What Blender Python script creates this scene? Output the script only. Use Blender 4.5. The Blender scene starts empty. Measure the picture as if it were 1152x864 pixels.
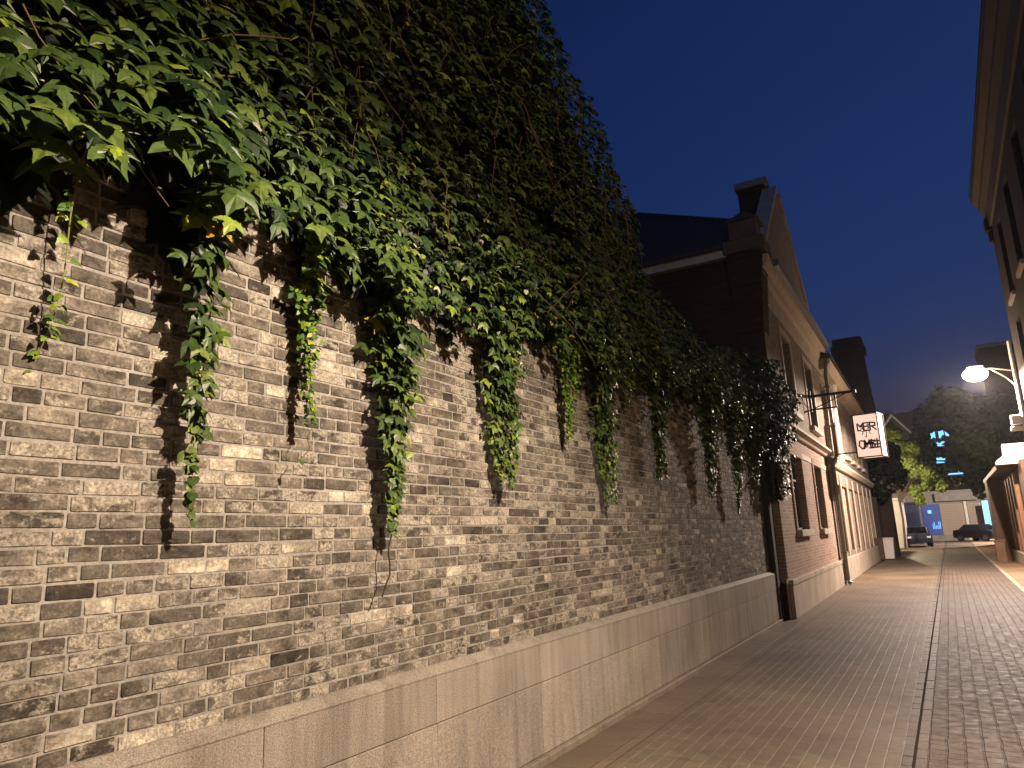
import bpy, bmesh, math, random
from mathutils import Vector, Matrix, noise
R = random.Random(7)
SC = bpy.context.scene
COL = SC.collection
# ------------------------------------------------------------ camera
cam_d = bpy.data.cameras.new('camera'); cam = bpy.data.objects.new('camera', cam_d); COL.objects.link(cam)
rgt = Vector((0.857, 0.514, -0.039)); up = Vector((0.142, -0.163, 0.976)); bk = Vector((0.496, -0.842, -0.213))
bk.normalize(); rgt = (rgt - bk * rgt.dot(bk)).normalized(); up = bk.cross(rgt)
M = Matrix((rgt, up, bk)).transposed().to_4x4(); M.translation = (0, 0, 1.65)
cam.matrix_world = M
cam_d.sensor_width = 36; cam_d.lens = 36 * 803.8 / 1152; cam_d.clip_end = 2000; cam_d.clip_start = 0.05
SC.camera = cam
# ------------------------------------------------------------ dusk sky
W = bpy.data.worlds.new('World'); SC.world = W; W.use_nodes = True
nt = W.node_tree; nt.nodes.clear()
sky = nt.nodes.new('ShaderNodeTexSky'); sky.sky_type = 'NISHITA'; sky.sun_disc = False
sky.sun_elevation = math.radians(-1.0); sky.sun_rotation = math.radians(200); sky.air_density = 1.0; sky.ozone_density = 4.0; sky.dust_density = 0.6
tint = nt.nodes.new('ShaderNodeMix'); tint.data_type = 'RGBA'; tint.blend_type = 'MULTIPLY'; tint.inputs[0].default_value = 1
SKY_TINT = (.92, 1.05, 1.24); SKY_STRENGTH = 0.1
tint.inputs[7].default_value = (*SKY_TINT, 1)
bg = nt.nodes.new('ShaderNodeBackground'); bg.inputs[1].default_value = SKY_STRENGTH
wo = nt.nodes.new('ShaderNodeOutputWorld')
nt.links.new(sky.outputs[0], tint.inputs[6]); nt.links.new(tint.outputs[2], bg.inputs[0]); nt.links.new(bg.outputs[0], wo.inputs[0])
SC.view_settings.view_transform = 'Standard'; SC.view_settings.look = 'None'; SC.view_settings.exposure = 1.5; SC.view_settings.gamma = 1
SC.render.engine = 'CYCLES'
NEAR_P, FAR_P, TREE_P = 820, 2500, 750
SC.cycles.max_bounces = 5; SC.cycles.diffuse_bounces = 2; SC.cycles.transmission_bounces = 3
# ------------------------------------------------------------ helpers
def tag(o, label=None, cat=None, group=None, kind=None):
    if label: o['label'] = label
    if cat: o['category'] = cat
    if group: o['group'] = group
    if kind: o['kind'] = kind
    return o
def empty(name, loc=(0, 0, 0), rz=0):
    o = bpy.data.objects.new(name, None); COL.objects.link(o); o.location = loc; o.rotation_euler = (0, 0, rz); return o
class MB:
    def __init__(s): s.v = []; s.f = []; s.col = []
    def face(s, pts, c=None):
        n = len(s.v); s.v += [tuple(p) for p in pts]; s.f.append(tuple(range(n, n + len(pts)))); s.col.append(c)
    def mesh(s, V, F, c=None):
        n = len(s.v); s.v += [tuple(p) for p in V]
        for f in F: s.f.append(tuple(i + n for i in f)); s.col.append(c)
    def box(s, x0, x1, y0, y1, z0, z1, c=None):
        V = [(x, y, z) for z in (z0, z1) for y in (y0, y1) for x in (x0, x1)]
        s.mesh(V, [(0, 2, 3, 1), (4, 5, 7, 6), (0, 1, 5, 4), (2, 6, 7, 3), (0, 4, 6, 2), (1, 3, 7, 5)], c); return s
    def prism(s, poly, axis, a, b, c=None):
        def P(p, t): return {'x': (t, p[0], p[1]), 'y': (p[0], t, p[1]), 'z': (p[0], p[1], t)}[axis]
        n = len(poly); V = [P(p, a) for p in poly] + [P(p, b) for p in poly]
        F = [tuple(range(n))[::-1], tuple(range(n, 2 * n))] + [(i, (i + 1) % n, n + (i + 1) % n, n + i) for i in range(n)]
        s.mesh(V, F, c); return s
    def tube(s, pts, r, seg=8, c=None, caps=True):
        pts = [Vector(p) for p in pts]; rs = r if isinstance(r, (list, tuple)) else [r] * len(pts)
        V = []; prev = None
        for i, p in enumerate(pts):
            d = (pts[min(i + 1, len(pts) - 1)] - pts[max(i - 1, 0)]).normalized()
            a = prev if prev is not None else (Vector((0, 0, 1)) if abs(d.z) < .9 else Vector((1, 0, 0)))
            u = (a - d * a.dot(d)).normalized(); prev = u; w = d.cross(u)
            V += [p + (u * math.cos(2 * math.pi * k / seg) + w * math.sin(2 * math.pi * k / seg)) * rs[i] for k in range(seg)]
        F = [(i * seg + k, i * seg + (k + 1) % seg, (i + 1) * seg + (k + 1) % seg, (i + 1) * seg + k) for i in range(len(pts) - 1) for k in range(seg)]
        if caps: F += [tuple(range(seg))[::-1], tuple((len(pts) - 1) * seg + k for k in range(seg))]
        s.mesh(V, F, c); return s
    def build(s, name, mat, parent=None, bevel=0, smooth=False, recalc=True):
        me = bpy.data.meshes.new(name); me.from_pydata(s.v, [], s.f)
        if recalc:
            bm = bmesh.new(); bm.from_mesh(me); bmesh.ops.recalc_face_normals(bm, faces=bm.faces); bm.to_mesh(me); bm.free()
        if any(c is not None for c in s.col):
            at = me.attributes.new('vary', 'FLOAT_COLOR', 'FACE')
            for i, c in enumerate(s.col):
                c = c or (0, 0, 0); at.data[i].color = (c[0], c[1], c[2], 1)
        me.materials.append(mat)
        if smooth: me.polygons.foreach_set('use_smooth', [True] * len(me.polygons))
        o = bpy.data.objects.new(name, me); COL.objects.link(o)
        if parent: o.parent = parent
        if bevel:
            b = o.modifiers.new('bevel', 'BEVEL'); b.width = bevel; b.segments = 2; b.limit_method = 'ANGLE'
        return o
def copy_tree(o, parent=None):
    c = o.copy(); COL.objects.link(c); c.parent = parent
    for ch in list(o.children): copy_tree(ch, c)
    return c
# ------------------------------------------------------------ materials
class Nodes:
    def __init__(s, name):
        s.m = bpy.data.materials.new(name); s.m.use_nodes = True; s.t = s.m.node_tree; s.b = s.t.nodes['Principled BSDF']
    def n(s, typ, ins=None, **kw):
        x = s.t.nodes.new(typ)
        for k, v in kw.items(): setattr(x, k, v)
        for k, v in (ins or {}).items():
            if isinstance(v, bpy.types.NodeSocket): s.t.links.new(v, x.inputs[k])
            else: x.inputs[k].default_value = v
        return x
    def math(s, op, a, b=0.0, c=None):
        ins = {0: a, 1: b}
        if c is not None: ins[2] = c
        return s.n('ShaderNodeMath', ins, operation=op).outputs[0]
    def pos(s, obj=True): return s.n('ShaderNodeTexCoord').outputs['Object'] if obj else s.n('ShaderNodeNewGeometry').outputs['Position']
    def noise(s, vec, scale, detail=4, rough=.55, dist=0):
        return s.n('ShaderNodeTexNoise', {'Vector': vec, 'Scale': scale, 'Detail': detail, 'Roughness': rough, 'Distortion': dist}).outputs[0]
    def ramp(s, fac, stops):
        r = s.n('ShaderNodeValToRGB', {0: fac}); e = r.color_ramp.elements
        while len(e) < len(stops): e.new(.5)
        for i, (p, c) in enumerate(stops):
            e[i].position = p; e[i].color = (*c, 1) if len(c) == 3 else c
        return r.outputs[0]
    def mix(s, f, a, b, mode='MIX'):
        x = s.n('ShaderNodeMix', None, data_type='RGBA', blend_type=mode)
        for k, v in ((0, f), (6, a), (7, b)):
            if isinstance(v, bpy.types.NodeSocket): s.t.links.new(v, x.inputs[k])
            else: x.inputs[k].default_value = (*v, 1) if isinstance(v, tuple) and len(v) == 3 else v
        return x.outputs[2]
    def bump(s, h, strength=.5, dist=.01, normal=None):
        i = {'Strength': strength, 'Distance': dist, 'Height': h}
        if normal is not None: i['Normal'] = normal
        return s.n('ShaderNodeBump', i).outputs[0]
    def out(s, col=None, rough=None, nrm=None, spec=None):
        for k, v in (('Base Color', col), ('Roughness', rough), ('Normal', nrm), ('Specular IOR Level', spec)):
            if v is None: continue
            if isinstance(v, bpy.types.NodeSocket): s.t.links.new(v, s.b.inputs[k])
            else: s.b.inputs[k].default_value = (*v, 1) if isinstance(v, tuple) else v
        return s.m
def plain(name, c, rough=.7, metal=0, var=.25, scale=6, bump=.15, spec=.3):
    N = Nodes(name); p = N.pos(); a = N.noise(p, scale, 5, .6); b = N.noise(p, scale * 9, 3)
    k = N.math('ADD', N.math('MULTIPLY', a, .7), N.math('MULTIPLY', b, .3))
    col = N.ramp(k, [(.25, tuple(x * (1 - var) for x in c)), (.75, tuple(min(1, x * (1 + var)) for x in c))])
    N.b.inputs['Metallic'].default_value = metal
    return N.out(col, rough, N.bump(k, bump, .01), spec)
def emit(name, c, s):
    N = Nodes(name); N.b.inputs['Emission Color'].default_value = (*c, 1); N.b.inputs['Emission Strength'].default_value = s
    p = N.pos(); a = N.noise(p, 3, 3); N.t.links.new(N.ramp(a, [(.2, tuple(x * .75 for x in c)), (.8, c)]), N.b.inputs['Emission Color'])
    return N.out(c, .5)
def wallvec(N):
    p = N.pos(); s = N.n('ShaderNodeSeparateXYZ', {0: p}); h = N.math('ADD', s.outputs[0], s.outputs[1])
    return N.n('ShaderNodeCombineXYZ', {0: h, 1: s.outputs[2]}).outputs[0], p
def brickmat(name, c1, c2, mortar, bw=.25, rh=.066, ms=.009, scale=1, strength=.6):
    N = Nodes(name); v, p = wallvec(N)
    wob = N.n('ShaderNodeVectorMath', {0: v, 1: N.n('ShaderNodeVectorMath', {0: N.n('ShaderNodeTexNoise', {'Vector': p, 'Scale': 5.0}).outputs[1], 1: (.012, .008, 0)}, operation='MULTIPLY').outputs[0]}, operation='ADD').outputs[0]
    t = N.n('ShaderNodeTexBrick', {'Vector': wob, 'Color1': (0, 0, 0, 1), 'Color2': (1, 1, 1, 1), 'Mortar': (.5, .5, .5, 1), 'Scale': 1.0, 'Mortar Size': ms, 'Mortar Smooth': .3, 'Brick Width': bw, 'Row Height': rh}, offset=.5, squash=1.0)
    n1 = N.noise(p, 1.3, 5); n2 = N.noise(p, 28, 4)
    k = N.math('ADD', N.math('MULTIPLY', t.outputs[0], .55), N.math('MULTIPLY', n2, .5))
    base = N.ramp(k, [(.1, c1), (.5, tuple((a + b) / 2 for a, b in zip(c1, c2))), (.95, c2)])
    base = N.mix(N.math('MULTIPLY', n1, .5), base, tuple(a * .5 for a in c1))
    col = N.mix(t.outputs[1], base, mortar)
    h = N.math('SUBTRACT', N.math('MULTIPLY', n2, .4), t.outputs[1])
    return N.out(col, .9, N.bump(h, strength, .008), .2)

# bricks of the near wall: each brick is geometry, colour varies per brick ('vary' = tone, patch, seed)
def mat_old_brick():
    N = Nodes('old_grey_brick'); p = N.pos()
    a = N.n('ShaderNodeAttribute', None, attribute_name='vary'); s = N.n('ShaderNodeSeparateColor', {0: a.outputs['Color']})
    tone, patch, seed = s.outputs
    off = N.n('ShaderNodeCombineXYZ', {0: N.math('MULTIPLY', seed, 37.0), 1: N.math('MULTIPLY', seed, 91.0), 2: 0.0}).outputs[0]
    q = N.n('ShaderNodeVectorMath', {0: p, 1: off}, operation='ADD').outputs[0]
    qs = N.n('ShaderNodeVectorMath', {0: q, 1: (1, .55, 1)}, operation='MULTIPLY').outputs[0]
    base = N.ramp(tone, [(0, (.035, .031, .026)), (.16, (.080, .070, .059)), (.45, (.145, .127, .107)), (.8, (.25, .222, .188)), (1, (.46, .415, .34))])
    n1 = N.noise(qs, 13, 7, .72, .3); n2 = N.noise(q, 75, 5, .75); n3 = N.noise(qs, 22, 6, .68, .35)
    base = N.mix(1.0, base, N.ramp(n1, [(.36, (.38, .35, .32)), (.47, (.9, .87, .84)), (.54, (1.1, 1.08, 1.04)), (.64, (1.9, 1.85, 1.75))]), 'MULTIPLY')
    base = N.mix(.55, base, N.ramp(n2, [(.38, (.45, .43, .40)), (.62, (1.6, 1.6, 1.6))]), 'MULTIPLY')
    # cream lime bloom on some bricks
    th = N.math('SUBTRACT', N.math('ADD', n3, N.math('MULTIPLY', patch, .24)), .60)
    lime = N.n('ShaderNodeClamp', {0: N.math('MULTIPLY', th, 8.0)}).outputs[0]
    limecol = N.ramp(n2, [(.40, (.22, .19, .155)), (.60, (.60, .54, .44))])
    base = N.mix(N.math('MULTIPLY', lime, .8), base, limecol)
    # soot / dark scabs
    n4 = N.noise(qs, 15, 6, .65, .3)
    sc = N.n('ShaderNodeClamp', {0: N.math('MULTIPLY', N.math('SUBTRACT', n4, N.math('ADD', .52, N.math('MULTIPLY', tone, .22))), 9.0)}).outputs[0]
    base = N.mix(N.math('MULTIPLY', sc, .75), base, (.045, .036, .028))
    # large stains on the wall
    big = N.noise(p, .9, 5, .6); base = N.mix(1.0, base, N.ramp(big, [(.3, (.72, .7, .68)), (.65, (1.12, 1.1, 1.06))]), 'MULTIPLY')
    h = N.math('ADD', N.math('MULTIPLY', n1, .6), N.math('ADD', N.math('MULTIPLY', n2, .35), N.math('MULTIPLY', lime, .25)))
    return N.out(base, .88, N.bump(h, .9, .006), .25)
def mat_mortar():
    N = Nodes('lime_mortar'); p = N.pos(); n = N.noise(p, 45, 5, .7); m = N.noise(p, 2.2, 4)
    c = N.ramp(n, [(.36, (.26, .232, .196)), (.64, (.43, .385, .33))]); c = N.mix(1.0, c, N.ramp(m, [(.3, (.7, .7, .7)), (.7, (1.1, 1.1, 1.1))]), 'MULTIPLY')
    return N.out(c, .95, N.bump(n, .6, .004), .15)
def mat_granite(name='granite', a=(.235, .20, .16), b=(.42, .365, .30)):
    N = Nodes(name); p = N.pos(); n = N.noise(p, 130, 3, .7)
    st = N.n('ShaderNodeVectorMath', {0: p, 1: (6, 6, .5)}, operation='MULTIPLY').outputs[0]
    s1 = N.noise(st, 1.6, 5, .65); big = N.noise(p, 1.4, 4)
    c = N.ramp(n, [(.36, tuple(x * .8 for x in a)), (.5, tuple((x + y) / 2 for x, y in zip(a, b))), (.64, tuple(x * 1.1 for x in b))])
    c = N.mix(1.0, c, N.ramp(s1, [(.36, (.76, .74, .71)), (.5, (.97, .96, .94)), (.66, (1.12, 1.1, 1.07))]), 'MULTIPLY')
    at = N.n('ShaderNodeAttribute', None, attribute_name='vary'); sp = N.n('ShaderNodeSeparateColor', {0: at.outputs['Color']})
    c = N.mix(.5, c, N.ramp(sp.outputs[0], [(0, (.8, .8, .8)), (1, (1.2, 1.2, 1.2))]), 'MULTIPLY')
    c = N.mix(1.0, c, N.ramp(big, [(.3, (.8, .8, .8)), (.7, (1.1, 1.1, 1.1))]), 'MULTIPLY')
    return N.out(c, .62, N.bump(n, .35, .003), .35)
def mat_leaf(name, ramp, rough=.42):
    N = Nodes(name); a = N.n('ShaderNodeAttribute', None, attribute_name='vary'); s = N.n('ShaderNodeSeparateColor', {0: a.outputs['Color']})
    base = N.ramp(s.outputs[0], ramp); n = N.noise(N.pos(), 35, 3)
    base = N.mix(1.0, base, N.ramp(n, [(.3, (.7, .7, .7)), (.7, (1.25, 1.25, 1.2))]), 'MULTIPLY')
    tr = N.n('ShaderNodeBsdfTranslucent', {0: N.mix(.3, base, (.2, .28, .03))})
    N.out(base, rough, N.bump(n, .3, .004), .32)
    mx = N.n('ShaderNodeMixShader', {0: .10, 1: N.b.outputs[0], 2: tr.outputs[0]})
    N.t.links.new(mx.outputs[0], N.t.nodes['Material Output'].inputs[0]); return N.m
LEAF = [(0, (.004, .007, .003)), (.12, (.008, .016, .006)), (.3, (.028, .055, .014)), (.6, (.075, .120, .025)), (.8, (.15, .195, .032)), (.9, (.26, .33, .035)), (.955, (.42, .30, .05)), (.965, (.40, .12, .04)), (.98, (.42, .39, .30))]  # lowest stops are near-black, for shade painted into foliage
M_ivy = mat_leaf('ivy_leaf', LEAF)
M_vine = mat_leaf('young_vine_leaf', [(0, (.03, .08, .016)), (.4, (.08, .17, .02)), (.7, (.22, .30, .03)), (1, (.42, .42, .06))])
M_tree = mat_leaf('tree_leaf', [(0, (.02, .03, .014)), (.6, (.045, .07, .02)), (1, (.08, .11, .03))], .6)
M_limetree = mat_leaf('pale_tree_leaf', [(0, (.07, .11, .02)), (.6, (.14, .19, .03)), (1, (.24, .27, .06))], .6)
M_stem = plain('vine_stem', (.13, .085, .05), .8, scale=30)
M_stemgreen = plain('green_vine_stem', (.22, .24, .07), .7, scale=30)
M_darkstem = plain('dark_vine_stem', (.04, .025, .015), .8, scale=30)
M_bark = plain('bark', (.07, .05, .035), .9, scale=8, bump=.6)
M_oldbrick, M_mortar, M_granite = mat_old_brick(), mat_mortar(), mat_granite()
M_redbrick = brickmat('red_brown_brick', (.27, .165, .12), (.50, .36, .275), (.42, .35, .28))
M_shadedbrick = brickmat('shaded_brick', (.035, .024, .018), (.07, .05, .038), (.045, .037, .03))  # brick colour lowered to put in the shade of unlit walls
M_shadehouse = brickmat('shade_house_brick', (.014, .012, .010), (.03, .025, .02), (.025, .02, .017))  # house brick coloured near-black as the shade behind the ivy
M_tanbrick = brickmat('tan_brick', (.17, .13, .10), (.33, .265, .205), (.28, .23, .18))
M_eaves = plain('dark_eaves', (.10, .075, .055), .85, scale=5, bump=.5)  # darker brown for eaves, pier cap and pedestal
M_stone = plain('pale_stone', (.46, .385, .30), .8, var=.3, scale=4, bump=.3)
M_render = plain('rough_render', (.30, .25, .195), .95, var=.3, scale=7, bump=.8)
M_tile = plain('roof_tile', (.045, .04, .038), .8, scale=12, bump=.5)
M_white = plain('white_paint', (.62, .58, .52), .6, var=.12, scale=5)
M_whitedirty = plain('weathered_white', (.45, .43, .39), .7, var=.3, scale=4)
M_black = plain('black_metal', (.018, .017, .016), .5, scale=10, metal=.3)
M_darkrender = plain('dark_render', (.05, .042, .035), .9, scale=3)
M_pipe = plain('grey_pipe', (.17, .17, .155), .45, metal=.3, scale=7)
M_wood = plain('varnished_wood', (.15, .075, .038), .5, var=.5, scale=3)
M_darkwood = plain('dark_wood', (.07, .035, .02), .6, var=.4, scale=4)
M_glass = Nodes('dark_glass').out((.012, .013, .015), .08, None, .6)
M_frame = plain('window_frame', (.20, .19, .16), .6, scale=9)
M_shutter = plain('shutter_metal', (.38, .31, .26), .6, var=.1, scale=2)
M_navy = plain('navy_paint', (.02, .025, .06), .5)
M_grey = plain('grey_concrete', (.24, .225, .20), .9, scale=3)
M_tyre = plain('tyre_rubber', (.015, .015, .015), .8)
M_carpaint = Nodes('black_car_paint').out((.012, .012, .014), .18, None, .7)
M_chrome = Nodes('wheel_alloy').out((.5, .5, .5), .3); M_chrome.node_tree.nodes['Principled BSDF'].inputs['Metallic'].default_value = 1
M_lamp = emit('lamp_glow', (1.0, .72, .46), 60)
M_signface = emit('sign_face', (.85, .62, .50), .38)
M_blue = emit('blue_lit_panel', (.10, .32, .95), .9)
M_bluewin = emit('blue_lit_window', (.12, .42, .9), 1.0)
M_bluedim = emit('blue_dim_light', (.015, .03, .13), .5)
M_ink = plain('sign_ink', (.02, .015, .013), .7)

# ------------------------------------------------------------ ground
def mat_paving(name, bw, rh, ca, cb, mortarc, ms, swap=True, rough=.5, bs=.8, wobble=.02):
    N = Nodes(name); p = N.pos(False); s = N.n('ShaderNodeSeparateXYZ', {0: p})
    v = N.n('ShaderNodeCombineXYZ', {0: s.outputs[1], 1: s.outputs[0]}).outputs[0] if swap else N.n('ShaderNodeCombineXYZ', {0: s.outputs[0], 1: s.outputs[1]}).outputs[0]
    nz = N.n('ShaderNodeTexNoise', {'Vector': p, 'Scale': 6.0, 'Detail': 3.0}).outputs[1]
    v = N.n('ShaderNodeVectorMath', {0: v, 1: N.n('ShaderNodeVectorMath', {0: nz, 1: (wobble * 1.5, wobble, 0)}, operation='MULTIPLY').outputs[0]}, operation='ADD').outputs[0]
    t = N.n('ShaderNodeTexBrick', {'Vector': v, 'Color1': (0, 0, 0, 1), 'Color2': (1, 1, 1, 1), 'Mortar': (.5, .5, .5, 1), 'Scale': 1.0, 'Mortar Size': ms, 'Mortar Smooth': .6, 'Brick Width': bw, 'Row Height': rh}, offset=.5)
    n1 = N.noise(p, 40, 5, .7); n2 = N.noise(p, .7, 5, .6); n3 = N.noise(p, 9, 4, .6)
    k = N.math('ADD', N.math('MULTIPLY', N.math('ADD', t.outputs[0], 1.0), .10), N.math('ADD', N.math('MULTIPLY', n1, .55), N.math('MULTIPLY', n3, .25)))
    c = N.ramp(k, [(.38, ca), (.70, cb)]); c = N.mix(1.0, c, N.ramp(n2, [(.3, (.65, .63, .6)), (.7, (1.2, 1.17, 1.12))]), 'MULTIPLY')
    c = N.mix(N.math('MULTIPLY', t.outputs[1], N.math('MULTIPLY', N.ramp(n3, [(.35, (.1, .1, .1)), (.62, (1, 1, 1))]), N.ramp(n2, [(.35, (.35, .35, .35)), (.6, (1, 1, 1))]))), c, mortarc)
    tilt = N.math('MULTIPLY', t.outputs[0], .35)
    h = N.math('ADD', N.math('SUBTRACT', N.math('MULTIPLY', n3, .5), t.outputs[1]), N.math('ADD', tilt, N.math('MULTIPLY', n1, .2)))
    r = N.ramp(n3, [(.3, (rough,) * 3), (.7, (rough + .25,) * 3)])
    return N.out(c, r, N.bump(h, bs, .012), .3)
M_strip = mat_paving('brick_paving', .21, .105, (.10, .078, .056), (.18, .142, .104), (.26, .21, .16), .006, wobble=.006, bs=.3)
M_cobble = mat_paving('cobble_paving', .14, .118, (.075, .058, .047), (.155, .12, .096), (.04, .031, .026), .010, wobble=.03, bs=.9, rough=.58)
M_flag = mat_paving('flagstone', .6, .5, (.11, .082, .06), (.19, .145, .105), (.07, .05, .04), .008, wobble=.01, bs=.4)
M_pave = mat_paving('tan_pavement', .4, .4, (.17, .115, .07), (.27, .19, .12), (.15, .1, .07), .004, wobble=.01, bs=.3, rough=.7)
M_ground = plain('asphalt', (.06, .055, .05), .9, scale=2)
def sheet(name, x0, x1, y0, y1, z, mat):
    b = MB(); b.face([(x0, y0, z), (x1, y0, z), (x1, y1, z), (x0, y1, z)]); o = b.build(name, mat); tag(o, kind='structure'); return o
sheet('ground', -900, 900, -900, 900, -0.004, M_ground)
sheet('paving', -2.40, -0.53, -12, 79, 0.0, M_strip)
sheet('path', -2.86, -2.408, -12, 79, 0.0, M_flag)
sheet('cobbles', -0.37, 1.24, -12, 79, 0.0, M_cobble)
sheet('pavement', 1.36, 9, -12, 79, 0.004, M_pave)
b = MB(); y = -12
while y < 60:
    L = R.uniform(.45, .6); b.box(1.245, 1.355, y, y + L - .008, -.003, .010 + R.uniform(0, .004), (R.random(), 0, 0)); y += L
tag(b.build('kerb', mat_granite('kerb_granite', (.28, .21, .16), (.46, .36, .28)), bevel=.004), kind='structure')
# drain channel with cut stones either side of a slot
ch = empty('drain_channel', (-.45, 0, 0)); tag(ch, 'narrow slot drain between two rows of cut stone running down the street', 'drain')
b = MB(); 
for x0, x1 in ((-.078, -.012), (.008, .078)):
    y = -6
    while y < 55:
        L = R.uniform(.16, .30); b.box(x0, x1, y, y + L - .006, -.003, .003 + R.uniform(0, .005), (R.random(), 0, 0)); y += L
b.build('edge_stone', mat_granite('drain_granite', (.07, .053, .043), (.13, .10, .082)), ch, bevel=.003)
b = MB(); b.box(-.0135, .0095, -6, 55, -.003, -.001); b.build('slot', plain('slot_dark', (.035, .028, .023), .95, spec=.05), ch)  # flat dark strip along the slot

# ------------------------------------------------------------ near brick wall
wall = empty('brick_wall', (-2.96, 6, 0)); tag(wall, 'old grey brick wall with lime stains standing on a granite base, ivy hanging over it', 'wall')
b = MB(); X0 = 0.0; z = .885; ROW = .0675
def brick(b, y0, y1, z0, z1, tone, patch):
    j = lambda s=.0028: R.uniform(-s, s)
    h = R.uniform(.0006, .0036); c = R.uniform(.0015, .0055); tl = R.uniform(-.0012, .0012); tz = R.uniform(-.001, .001)
    ch_ = .004
    outer = [(y0 + c, z0 + j()), (y1 - c, z0 + j()), (y1 + j(.001), z0 + c), (y1 + j(.001), z1 - c), (y1 - c, z1 + j()), (y0 + c, z1 + j()), (y0 + j(.001), z1 - c), (y0 + j(.001), z0 + c)]
    cy, cz = (y0 + y1) / 2, (z0 + z1) / 2
    V = [(-.006, p[0], p[1]) for p in outer]
    inn = []
    for p in outer:
        yy = p[0] + (ch_ if p[0] < cy else -ch_); zz = p[1] + (ch_ if p[1] < cz else -ch_)
        inn.append((h + tl * (1 if p[0] < cy else -1) + tz * (1 if p[1] < cz else -1), yy, zz))
    V += inn; F = [(i, (i + 1) % 8, 8 + (i + 1) % 8, 8 + i) for i in range(8)] + [tuple(range(8, 16))]
    b.mesh(V, F, (tone, patch, R.random()))
r = 0
while z < 4.15:
    y = -9 + R.uniform(0, .2)
    while y < 8.13:
        L = R.choice([.25, .255, .24, .12, .125, .13, .19, .16]) * R.uniform(.95, 1.05)
        if y + L > 8.14: L = 8.15 - y
        if L > .03:
            t = R.random()
            tone = R.uniform(.06, .22) if t < .13 else R.uniform(.30, .52) if t < .76 else R.uniform(.55, .76) if t < .93 else R.uniform(.86, 1)
            k = R.random(); patch = k ** 2.2
            wv = .004 * math.sin(y * 1.3 + z * 2) + .002 * math.sin(y * 5.1 + r)
            brick(b, y, y + L - R.uniform(.005, .010), z + wv, z + ROW - R.uniform(.006, .0085) + wv, tone, patch)
        y += L
    z += ROW; r += 1
b.build('brick_face', M_oldbrick, wall, recalc=True)
MB().box(-.30, -.003, -9, 8.15, 0, 4.17).build('mortar_core', M_mortar, wall)
b = MB()
y = -9.0
while y < 8.2:
    L = .62; b.box(-.33, .06, y, min(y + L, 8.2) - .006, 4.17, 4.25, (R.random(), 0, 0)); y += L
b.build('coping', M_granite, wall, bevel=.008)
# granite plinth
b = MB(); off = -8.52; y = 0
joints = [1.48 - 6 + 1.33 * 1.0 * k for k in range(-6, 20)]
lj = [3.82 - 6 + 1.33 * k for k in range(-6, 20)]
for k in range(len(joints) - 1):
    y0, y1 = joints[k] + 1.0, joints[k + 1] + 1.0
    y0 = max(y0, -9); y1 = min(y1, 8.18)
    if y1 - y0 > .05: b.box(.0, .085, y0, y1 - .004, .565, .845, (R.random(), 0, 0))
for k in range(len(lj) - 1):
    y0, y1 = max(lj[k], -9), min(lj[k + 1], 8.18)
    if y1 - y0 > .05: b.box(.0, .082 + R.uniform(-.0015, .0015), y0, y1 - .004, .055, .560, (R.random(), 0, 0))
b.build('plinth_slab', M_granite, wall, bevel=.004)
b = MB(); b.prism([(0, .842), (.089, .842), (.089, .848), (.02, .89), (0, .893)], 'y', -9, 8.185)
b.build('plinth_cap', M_granite, wall)
b = MB(); b.box(0, .13, -9, 8.17, -.01, .05); b.build('footing', mat_granite('footing_granite', (.20, .165, .125), (.34, .28, .22)), wall, bevel=.006)
# end pillar
pil = empty('wall_pillar', (-3.0, 14.38, 0)); tag(pil, 'dark pillar closing the far end of the old brick wall, ivy heaped on top', 'pillar')
MB().box(-.17, .15, -.22, .10, 0, 4.3).build('shaft', M_darkrender, pil, bevel=.012)
MB().box(-.20, .15, -.25, .17, 4.3, 4.42).build('cap', M_darkrender, pil, bevel=.012)
ub = empty('utility_box', (-2.82, 14.52, 0)); tag(ub, 'knee-high black metal box in the corner beside the dark pillar', 'utility box')
MB().box(-.055, .055, -.08, .08, 0.02, .66).build('body', M_black, ub, bevel=.01)
MB().box(-.068, .068, -.09, .09, .66, .68).build('lid', M_pipe, ub, bevel=.004)
MB().box(.056, .075, -.01, .09, 0.0, .72).build('edge_strip', M_stone, ub, bevel=.003)

# ivy-clad gable house above the wall
hs = empty('gabled_house', (-3.12, 2.4, 0)); tag(hs, 'tall gable-ended house wall rising behind the brick wall, smothered in ivy', 'house')
b = MB(); b.prism([(-8.5, 0), (5.15, 0), (5.15, 5.1), (-1.0, 10.1), (-8.5, 4.4)], 'x', -9, -.14); b.build('wall', M_shadehouse, hs)
b = MB(); b.prism([(5.45, 4.78), (5.45, 4.93), (-1.0, 10.33), (-1.0, 10.12)], 'x', -9.1, -.02); b.prism([(-1.0, 10.12), (-1.0, 10.33), (-8.8, 4.35), (-8.8, 4.2)], 'x', -9.1, -.02); b.build('roof', M_tile, hs)

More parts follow.
